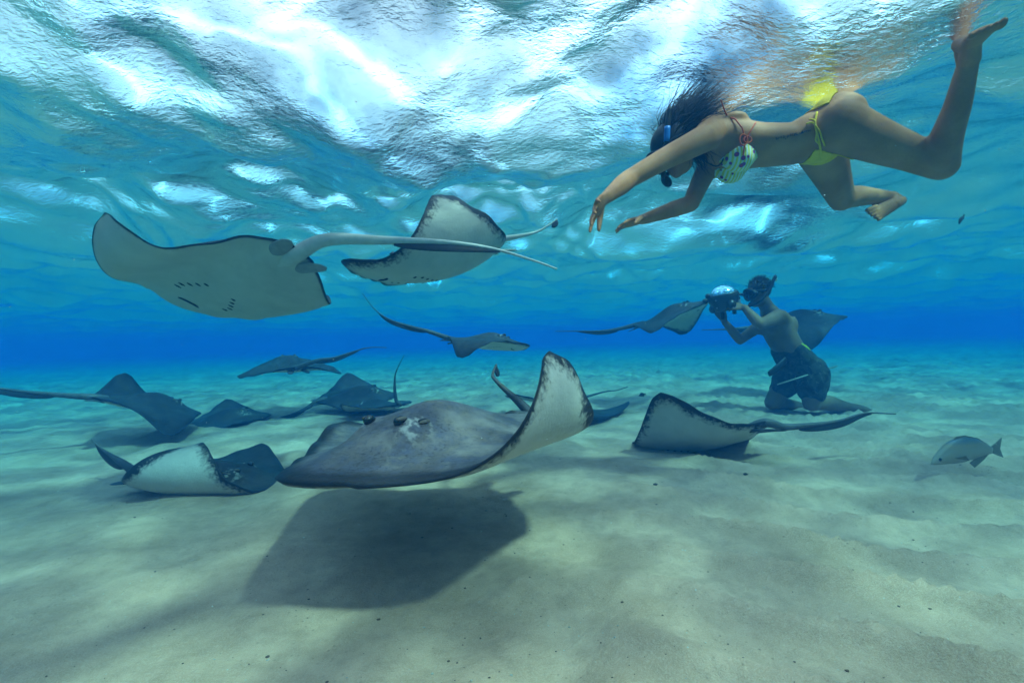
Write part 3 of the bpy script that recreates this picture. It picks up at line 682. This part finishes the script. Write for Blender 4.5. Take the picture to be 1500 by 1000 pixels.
# hair: a cap over the skull plus floating locks
rg = np.random.default_rng(11); roots = []; dirs = []
for k in range(1100):
    th, ph = rg.uniform(0, 2 * math.pi), rg.uniform(.0, 1.75)
    v = np.array([-.25 + math.sin(ph) * math.cos(th), math.sin(ph) * math.sin(th), math.cos(ph)]); p = atw(.092 * v[0], .077 * v[1], .025 + .093 * v[2])
    if (p - HEADC) @ nrm(fw) > .045: continue
    roots.append(p); dirs.append(nrm(np.array([.75, .05, .50]) + .35 * (axw @ v)))
CAPV, CAPF = ell(atw(-.008, 0, .030), np.array([.101, .083, .098]), axw, 24, 16)
hr = link('hair', Soup().add((CAPV, CAPF)).mesh('hair'), M_HAIR, ROOTW)
CAPF2 = None
link('hair_lock', strands(roots, dirs, .25, 10, .30, .0022, (.42, .0, .16), 4).mesh('hair_lock'), M_HAIR, hr)
roots2 = [atw(-.07 + .02 * rg.normal(), .02 * rg.normal() + .02, -.03 + .02 * rg.normal()) for _ in range(220)]
link('hair_lock', strands(roots2, [np.array([.25, -.12, -.75])] * 220, .13, 9, .32, .0022, (.12, 0, -.25), 9).mesh('hair_lock'), M_HAIR, hr)

# ---- the photographer, kneeling on the sand
D = 4.0
latm = nrm(np.array([.22, -.97, 0.]))
P0, P1, P2, P3, P4 = pix(1176, 541, D), pix(1160, 518, D), pix(1146, 496, D), pix(1136, 474, D), pix(1128, 458, D)
S = Soup(); EXTREM = []
limb(S, [pix(1181, 554, D), P0, P1, P2, P3, P4], [.09, .125, .112, .118, .122, .07], [.12, .165, .150, .158, .172, .11], up=(1, 0, .5), n=22)
for sg in (1, -1):
    S.add(ell(P3 + latm * .085 * sg + np.array([.075, 0, -.02]), (.05, .06, .085))); S.add(ell(P3 + latm * .075 * sg + np.array([-.075, 0, -.045]), (.055, .07, .055)))
HM = pix(1112, 430, D - .02); fm, um = np.array([-.95, -.12, -.16]), np.array([-.25, 0, 1])
limb(S, [P3, P4, HM + np.array([.03, 0, -.06])], [.09, .064, .058], up=(1, 0, 0))
atm, axm = head(Soup(), HM, fm, um, 1.0); EXTREM.append(lambda S: head(S, HM, fm, um, 1.0))
s1, e1, w1 = pix(1141, 464, 3.84), pix(1113, 475, 3.66), pix(1090, 450, 3.82)
limb(S, [P3 + latm * .08, s1, s1 * .5 + e1 * .5, e1], [.085, .068, .054, .044], up=(0, 0, 1)); limb(S, [e1, e1 * .65 + w1 * .35, w1], [.045, .045, .029], up=(0, 0, 1))
EXTREM.append(lambda S: hand(S, w1, np.array([-.75, .25, .12]), np.array([.2, -.8, .45]), 1, 1.05, (.6, .6, .6, .65), .05, .4))
s2, e2, w2 = pix(1121, 471, 4.16), pix(1084, 498, 4.12), pix(1061, 471, 4.02)
limb(S, [P3 - latm * .08, s2, s2 * .5 + e2 * .5, e2], [.085, .066, .052, .043], up=(0, 0, 1)); limb(S, [e2, e2 * .65 + w2 * .35, w2], [.044, .044, .029], up=(1, 0, 0))
EXTREM.append(lambda S: hand(S, w2, np.array([-.25, -.1, .9]), np.array([.7, .5, .2]), 1, 1.05, (.7, .7, .7, .7), .05, .5))
h2, k2, a2 = P0 - latm * .09, pix(1132, 589, 4.10), pix(1188, 598, 4.40)
limb(S, [h2, h2 * .5 + k2 * .5, k2], [.108, .095, .072], up=(1, 0, 0)); limb(S, [k2, k2 * .65 + a2 * .35, a2], [.066, .062, .040], up=(0, 0, 1)); EXTREM.append(lambda S: foot(S, a2, pix(1194, 598, 4.44), pix(1212, 606, 4.60), np.array([.1, .1, -1]), 1.05))
h1, k1, a1 = P0 + latm * .09, pix(1189, 590, 3.88), pix(1260, 598, 4.02)
limb(S, [h1, h1 * .5 + k1 * .5, k1], [.110, .098, .074], up=(1, 0, 0)); limb(S, [k1, k1 * .66 + a1 * .34 + np.array([0, 0, .016]), k1 * .3 + a1 * .7, a1], [.068, .070, .048, .036], up=(0, 0, 1)); EXTREM.append(lambda S: foot(S, a1, pix(1267, 599, 4.04), pix(1292, 607, 4.12), np.array([.2, .1, -1]), 1.05))
trunk = fuse('trunk', S, .0085, 14); S = Soup().add((np.array([v.co[:] for v in trunk.vertices]), [tuple(f_.vertices) for f_ in trunk.polygons])); [fn(S) for fn in EXTREM]; bodym = fuse('body', S, .0065, 3)
ROOTM = empty('person', (0, 0, 0)); tag(ROOTM, 'photographer in dark patterned shorts kneeling on the sand and holding up a camera housing', 'person')
link('body', bodym, M_SKINM, ROOTM)
# shorts with folds
S = Soup()
limb(S, [pix(1156, 514, D), P1 * .3 + P0 * .7, pix(1180, 552, D)], [.120, .150, .15], [.160, .190, .18], up=(1, 0, .5), n=22)
limb(S, [h1, h1 * .55 + k1 * .45, h1 * .42 + k1 * .58], [.128, .120, .112], up=(1, 0, 0), n=22); limb(S, [h2, h2 * .55 + k2 * .45, h2 * .42 + k2 * .58], [.126, .118, .108], up=(1, 0, 0), n=22)
sh = fuse('shorts', S, .011, 5)
co = np.empty(len(sh.vertices) * 3, np.float32); sh.vertices.foreach_get('co', co); co = co.reshape(-1, 3); no = np.empty_like(co).ravel(); sh.vertex_normals.foreach_get('vector', no); no = no.reshape(-1, 3)
fold_ = .030 * vnoise(co[:, 0] * 9 + co[:, 2] * 7, co[:, 2] * 5 - co[:, 1] * 8, 51) + .016 * vnoise(co[:, 0] * 22 + co[:, 2] * 18, co[:, 1] * 20, 52)
sh.vertices.foreach_set('co', (co + no * fold_[:, None]).ravel().astype(np.float32)); sh.update()
m = Mat('patterned_cloth'); vo = m.n('TexVoronoi'); vo.inputs['Scale'].default_value = 14; m.l(m.coord(), vo.inputs[0])
c = m.mix(m.ramp(m.noise(13, 4, .6, None, 1.2), [(.46, 0.), (.54, 1.)]), (.008, .009, .009), (.030, .035, .027)); c = m.mix(m.ramp(m.noise(21, 3, .6, None, 1.), [(.60, 0.), (.64, 1.)]), c, (.07, .075, .06))
link('shorts', sh, m.bsdf(c, .8, bump=m.noise(120, 3), bstr=.3), ROOTM)
hairS = Soup().add(ell(atm(-.012, 0, .036), np.array([.103, .083, .094]), axm, 24, 16)); rg = np.random.default_rng(3)
rt = []; dr_ = []
for k in range(420):
    th, ph = rg.uniform(0, 2 * math.pi), rg.uniform(0, 1.6); v = np.array([-.15 + math.sin(ph) * math.cos(th), math.sin(ph) * math.sin(th), math.cos(ph)])
    if v[0] > .62: continue
    rt.append(atm(.095 * v[0], .080 * v[1], .036 + .090 * v[2])); dr_.append(nrm(axm @ v + np.array([.3, 0, .25])))
hm = link('hair', hairS.mesh('hair'), M_HAIR, ROOTM); link('hair_tuft', strands(rt, dr_, .045, 4, .3, .005, (.2, 0, .1), 8).mesh('hair_tuft'), M_HAIR, hm)
dive_mask(atm, axm, 1.0, ROOTM, M_BLACK)
sn = catmull([atm(.105, 0, -.07), atm(.13, .03, -.09), atm(.07, .095, -.06), atm(-.03, .105, .02), atm(-.10, .105, .12), pix(1136, 408, 3.92)], 6)
sno = shell('snorkel', tube(sn, .013, .013, n=10), M_BLACK, ROOTM); shell('snorkel_tip', tube([sn[-2], sn[-1], sn[-1] + nrm(sn[-1] - sn[-2]) * .022], .0145, .0145, n=10), M_WHITE, sno)
S = Soup(); limb(S, [pix(1150, 528, 3.90), pix(1140, 538, 3.87), pix(1127, 547, 3.84)], [.040, .040, .028], [.016, .016, .012], up=(-.5, 0, -1)); link('belt_sheath', S.mesh('belt_sheath'), M_BLACK, ROOTM)
S = Soup(); limb(S, [pix(1174, 504, 3.87), pix(1181, 509, 3.87), pix(1186, 513, 3.90)], [.012, .016, .012], [.008, .008, .006]); link('belt_tag', S.mesh('belt_tag'), simple('neon_plastic', (.62, .70, .02), .5, .15), ROOTM)

# ---- camera housing in his hands
CC = pix(1060, 439, 3.96); dax = nrm(np.array([-.22, -.12, 1.])); dl = nrm(np.cross(dax, np.array([0, 1, 0.])));
M_HOUS = simple('housing_anodised', (.018, .019, .022), .38, .5, 60, .15, .5)
HOUS = empty('camera_housing', CC - dax * .12); tag(HOUS, 'black underwater camera housing with a shiny dome port in the photographer\'s hands', 'camera')
L2 = lambda p: np.asarray(p) - (CC - dax * .12)
S = Soup(); c0 = L2(CC)
prof = [(-.095, .075), (-.085, .098), (-.03, .118), (.02, .130), (.045, .134), (.055, .120)]
S.add(tube([c0 + dax * a for a, _ in prof], [r for _, r in prof], [r * .94 for _, r in prof], up=(1, 0, 0), n=28))
for a, b, cc_ in ((-.06, .10, .02), (-.02, -.11, .0), (-.05, 0, -.115)): S.add(ell(c0 + dax * a + dl * b + np.array([0, cc_, 0]), (.035, .035, .04)))
link('housing', S.mesh('housing'), M_HOUS, HOUS)
m = Mat('dome_glass'); b = m.n('BsdfPrincipled'); b.inputs['Base Color'].default_value = (.55, .70, .95, 1); b.inputs['Metallic'].default_value = .85; b.inputs['Roughness'].default_value = .06; m.l(b.outputs[0], m.out.inputs[0])
V, F = ell(c0 + dax * .050, np.array([.108, .108, .080]), np.stack([dl, nrm(np.cross(dax, dl)), dax], 1), 28, 16); shell('dome_port', (V, F), m.m, HOUS)
ringp = [c0 + dax * .052 + (dl * math.cos(a) + np.cross(dax, dl) * math.sin(a)) * .118 for a in np.linspace(0, 2 * math.pi, 33)]
shell('port_ring', tube(ringp, .012, .010, n=8, caps=False), M_HOUS, HOUS)
for sg, tgt in ((1, L2(w1 + np.array([-.075, .02, .0]))), (-1, L2(w2 + np.array([-.03, -.03, .075])))):
    g = [tgt + np.array([0, 0, .055]), tgt, tgt - np.array([0, 0, .055])]; gr = shell('grip', tube(catmull(g, 5), .017, .017, up=(0, 1, 0), n=10), M_BLACK, HOUS)
    shell('grip_bracket', tube([tgt, c0 - dax * .05 + (tgt - c0) * .35], .012, .012, up=(0, 1, .1), n=8), M_HOUS, gr)
ba = [c0 + dl * -.10, c0 + dl * -.15 + dax * .015, c0 + dl * -.185 + dax * .0]
arm_ = shell('strobe_arm', tube(ba, .013, .013, up=(0, 1, 0), n=8), M_HOUS, HOUS); shell('ball_joint', ell(c0 + np.array([-.165, 0, -.01]), (.026, .026, .026)), M_HOUS, arm_); shell('ball_joint', ell(c0 + np.array([-.14, .0, .035]), (.024, .024, .024)), M_HOUS, arm_)
S = Soup()
for k in range(14):
    a = rg.uniform(0, 6.28); S.add(ell(c0 + dax * rg.uniform(-.07, .03) + (dl * math.cos(a) + np.cross(dax, dl) * math.sin(a)) * .122, np.ones(3) * rg.uniform(.006, .013)))
link('control_knob', S.mesh('control_knob'), simple('knob_metal', (.25, .26, .28), .3, .3), HOUS)['kind'] = 'stuff'
rod = tag(shell('thin_rod', tube([pix(1139, 563, 3.70), pix(1183, 549, 3.82), pix(1226, 536, 4.02)], .0065, .0065, n=8), simple('weathered_rod', (.20, .22, .17), .6)), 'thin straight rod tucked across the kneeling photographer\'s shorts', 'rod')

# ------------------------------------------------------------------ fish
def fish(name, label, head_p, tail_p, depth, mat, fin_mat, group=None, near=(0, -1, 0)):
    a, b = np.asarray(head_p), np.asarray(tail_p); L = np.linalg.norm(b - a); ax = (b - a) / L; up_ = nrm(np.array([0, 0, 1.]) - ax * ax[2]); lt = np.cross(ax, up_)
    root = empty(name, a); tag(root, label, 'fish', group)
    u = np.array([0, .03, .09, .18, .30, .45, .60, .74, .85]); hp = np.array([.02, .16, .36, .62, .90, 1., .84, .50, .24]) * depth * L / 2; wd = hp * np.array([.6, .6, .55, .5, .42, .38, .34, .30, .25])
    arch = .085 * np.sin(u / .85 * math.pi) * L
    P = np.array([ax * x * L + up_ * y for x, y in zip(u, arch)]); Pc = catmull(P, 4); k = np.linspace(0, len(u) - 1, len(Pc))
    link('body', mesh_np('body', *tube(Pc, np.interp(k, range(len(u)), hp), np.interp(k, range(len(u)), wd), up=up_, n=14)), mat, root)
    def fin(nm, pts, th=.004):
        pts = [np.asarray(p) for p in pts]; n = len(pts); V = [p + lt * th * L for p in pts] + [p - lt * th * L for p in pts]
        F = [tuple(range(n)), tuple(range(2 * n - 1, n - 1, -1))] + [(i, (i + 1) % n, n + (i + 1) % n, n + i)[::-1] for i in range(n)]
        link(nm, mesh_np(nm, V, F, False), fin_mat, root)
    p = lambda x, y: ax * x * L + up_ * y * L
    h = depth / 2
    fin('dorsal_fin', [p(.28, .045 + h * .85), p(.38, .06 + h * 1.25), p(.50, .06 + h * 1.2), p(.66, .04 + h * .95), p(.80, .02 + h * .40), p(.6, .04 + h * .6)])
    fin('anal_fin', [p(.52, .05 - h * .9), p(.58, .03 - h * 1.2), p(.72, .03 - h * .75), p(.80, .02 - h * .3), p(.62, .05 - h * .6)])
    fin('tail_fin', [p(.83, .018 + h * .18), p(.90, .02 + h * .35), p(1.0, .02 + h * .70), p(.955, .0), p(.99, -.02 - h * .6), p(.90, -.01 - h * .35), p(.83, .010 - h * .18)])
    for sg in (1, -1):
        e = shell('eye', ell(p(.10, .02 + h * .16) + lt * sg * np.interp(.10, u, wd) * .92, np.array([.018, .010, .018]) * L), M_EYE, root)
    fin('pectoral_fin', [p(.26, .03) - lt * .16 * depth * L * np.sign(lt[1] or 1), p(.36, .05) - lt * .30 * depth * L * np.sign(lt[1] or 1), p(.40, -.01) - lt * .30 * depth * L * np.sign(lt[1] or 1)], .003)
    return root
m = Mat('silver_fish'); sep = m.n('SeparateXYZ'); m.l(m.coord('Generated'), sep.inputs[0]); n1 = m.noise(60, 4)
c = m.ramp(sep.outputs[2], [(.0, (.40, .33, .24)), (.55, (.32, .26, .19)), (.70, (.30, .22, .13)), (.86, (.10, .13, .16)), (1., (.025, .026, .026))])
M_SILV = m.bsdf(m.mix(m.math('MULTIPLY', n1, .3), c, (.2, .22, .2)), .42, bump=n1, bstr=.2, bdist=.003, spec=.4)
M_FFIN = simple('fish_fin', (.20, .165, .115), .6, .4, 60)
fish('fish', 'silvery arch-backed fish with a dark back line hovering over rippled sand', pix(1363, 680, 2.05), pix(1469, 656, 2.12), .29, M_SILV, M_FFIN)
M_DARKF = simple('dark_fish', (.05, .055, .06), .5, .4, 60)
fish('fish', 'tiny dark fish in open water under the swimmer\'s bent leg', pix(1405, 329, 2.6), pix(1413, 314, 2.6), .30, M_DARKF, M_DARKF)
fish('fish', 'tiny dark fish over the sand beyond the ray with upturned white wing', pix(936, 580, 4.6), pix(946, 577, 4.6), .55, M_DARKF, M_DARKF)

# ------------------------------------------------------------------ pebbles, shell bits, drifting specks, splash
def pebble(c, r, seed):
    V, F = ell(c, r, None, 8, 5); rg = np.random.default_rng(seed); k = rg.uniform(.75, 1.15, len(V)); return np.asarray(c) + (V - np.asarray(c)) * k[:, None], F
M_PEB = simple('dark_pebble', (.05, .04, .035), .8, .5, 80, .5)
for i, (x, y, r, lb) in enumerate(((960, 720, .008, 'small dark pebble on the bare pale sand'), (1092, 697, .009, 'dark pebble on the sand just below the ray with upturned white wing'))):
    d = CAMZ * FPX / (y - 500 + (x - 750) * math.tan(ROLL)); p = pix(x, y, d); p[2] = float(sand_height(np.array([p[0]]), np.array([p[1]]))[0]) + r * .4
    tag(shell('pebble', pebble((0, 0, 0), (r * 1.5, r, r * .7), i), M_PEB), lb, 'pebble', 'loose dark pebbles on the sand').location = Vector(p)
S = Soup(); S2 = Soup(); rg = np.random.default_rng(17)
for k in range(800):
    yy = .75 + 2.6 * rg.random() ** 1.6; xx = rg.normal(0, .75) * yy; z = float(sand_height(np.array([xx]), np.array([yy]))[0]); r = .0011 + .0026 * rg.random() ** 4
    (S if rg.random() < .75 else S2).add(pebble((xx, yy, z + r * .3), (r * rg.uniform(.8, 1.8), r, r * .6), k))
tag(link('coral_grit', S.mesh('coral_grit'), simple('coral_grit', (.12, .075, .05), .8, .5, 200)), 'brown coral grit strewn over the sand', None, kind='stuff')
tag(link('shell_grit', S2.mesh('shell_grit'), simple('shell_grit', (.38, .33, .27), .7, .3, 200)), 'pale shell fragments strewn over the sand', None, kind='stuff')
S = Soup()
for k in range(420):
    d = rg.uniform(.5, 4.5); px, py = rg.uniform(0, 1500), rg.uniform(60, 900); p = pix(px, py, d)
    if .05 < p[2] < H - .2: r = rg.uniform(.0005, .0013) * (.6 + .3 * d); S.add(ell(p, (r, r, r), None, 6, 4))
tag(link('drifting_specks', S.mesh('drifting_specks'), simple('plankton', (.55, .55, .5), .7)), 'pale specks drifting in the water', None, kind='stuff')
S = Soup(); m = Mat('air_bubble'); f = m.n('LayerWeight'); f.inputs[0].default_value = .35; t = m.n('BsdfTransparent'); g = m.n('BsdfGlossy'); g.inputs['Roughness'].default_value = .03
x = m.n('MixShader'); m.l(f.outputs['Facing'], x.inputs[0]); m.l(t.outputs[0], x.inputs[1]); m.l(g.outputs[0], x.inputs[2]); m.l(x.outputs[0], m.out.inputs[0])
fc = pix(1430, 40, 1.45)
for k in range(520):
    if k < 380: p = fc + rg.normal(0, 1, 3) * np.array([.17, .13, .0]) + np.array([-.05, 0, 0])
    else: p = pix(1195, 140, 1.8) + rg.normal(0, 1, 3) * np.array([.16, .10, 0])
    p[2] = H - .02 - abs(rg.normal(0, .035)); r = .0012 + .006 * rg.random() ** 3; S.add(ell(p, (r, r, r * .8), None, 8, 5))
tag(link('bubbles', S.mesh('bubbles'), m.m), 'air bubbles churned up where the foot and hip break the surface', None, kind='stuff')
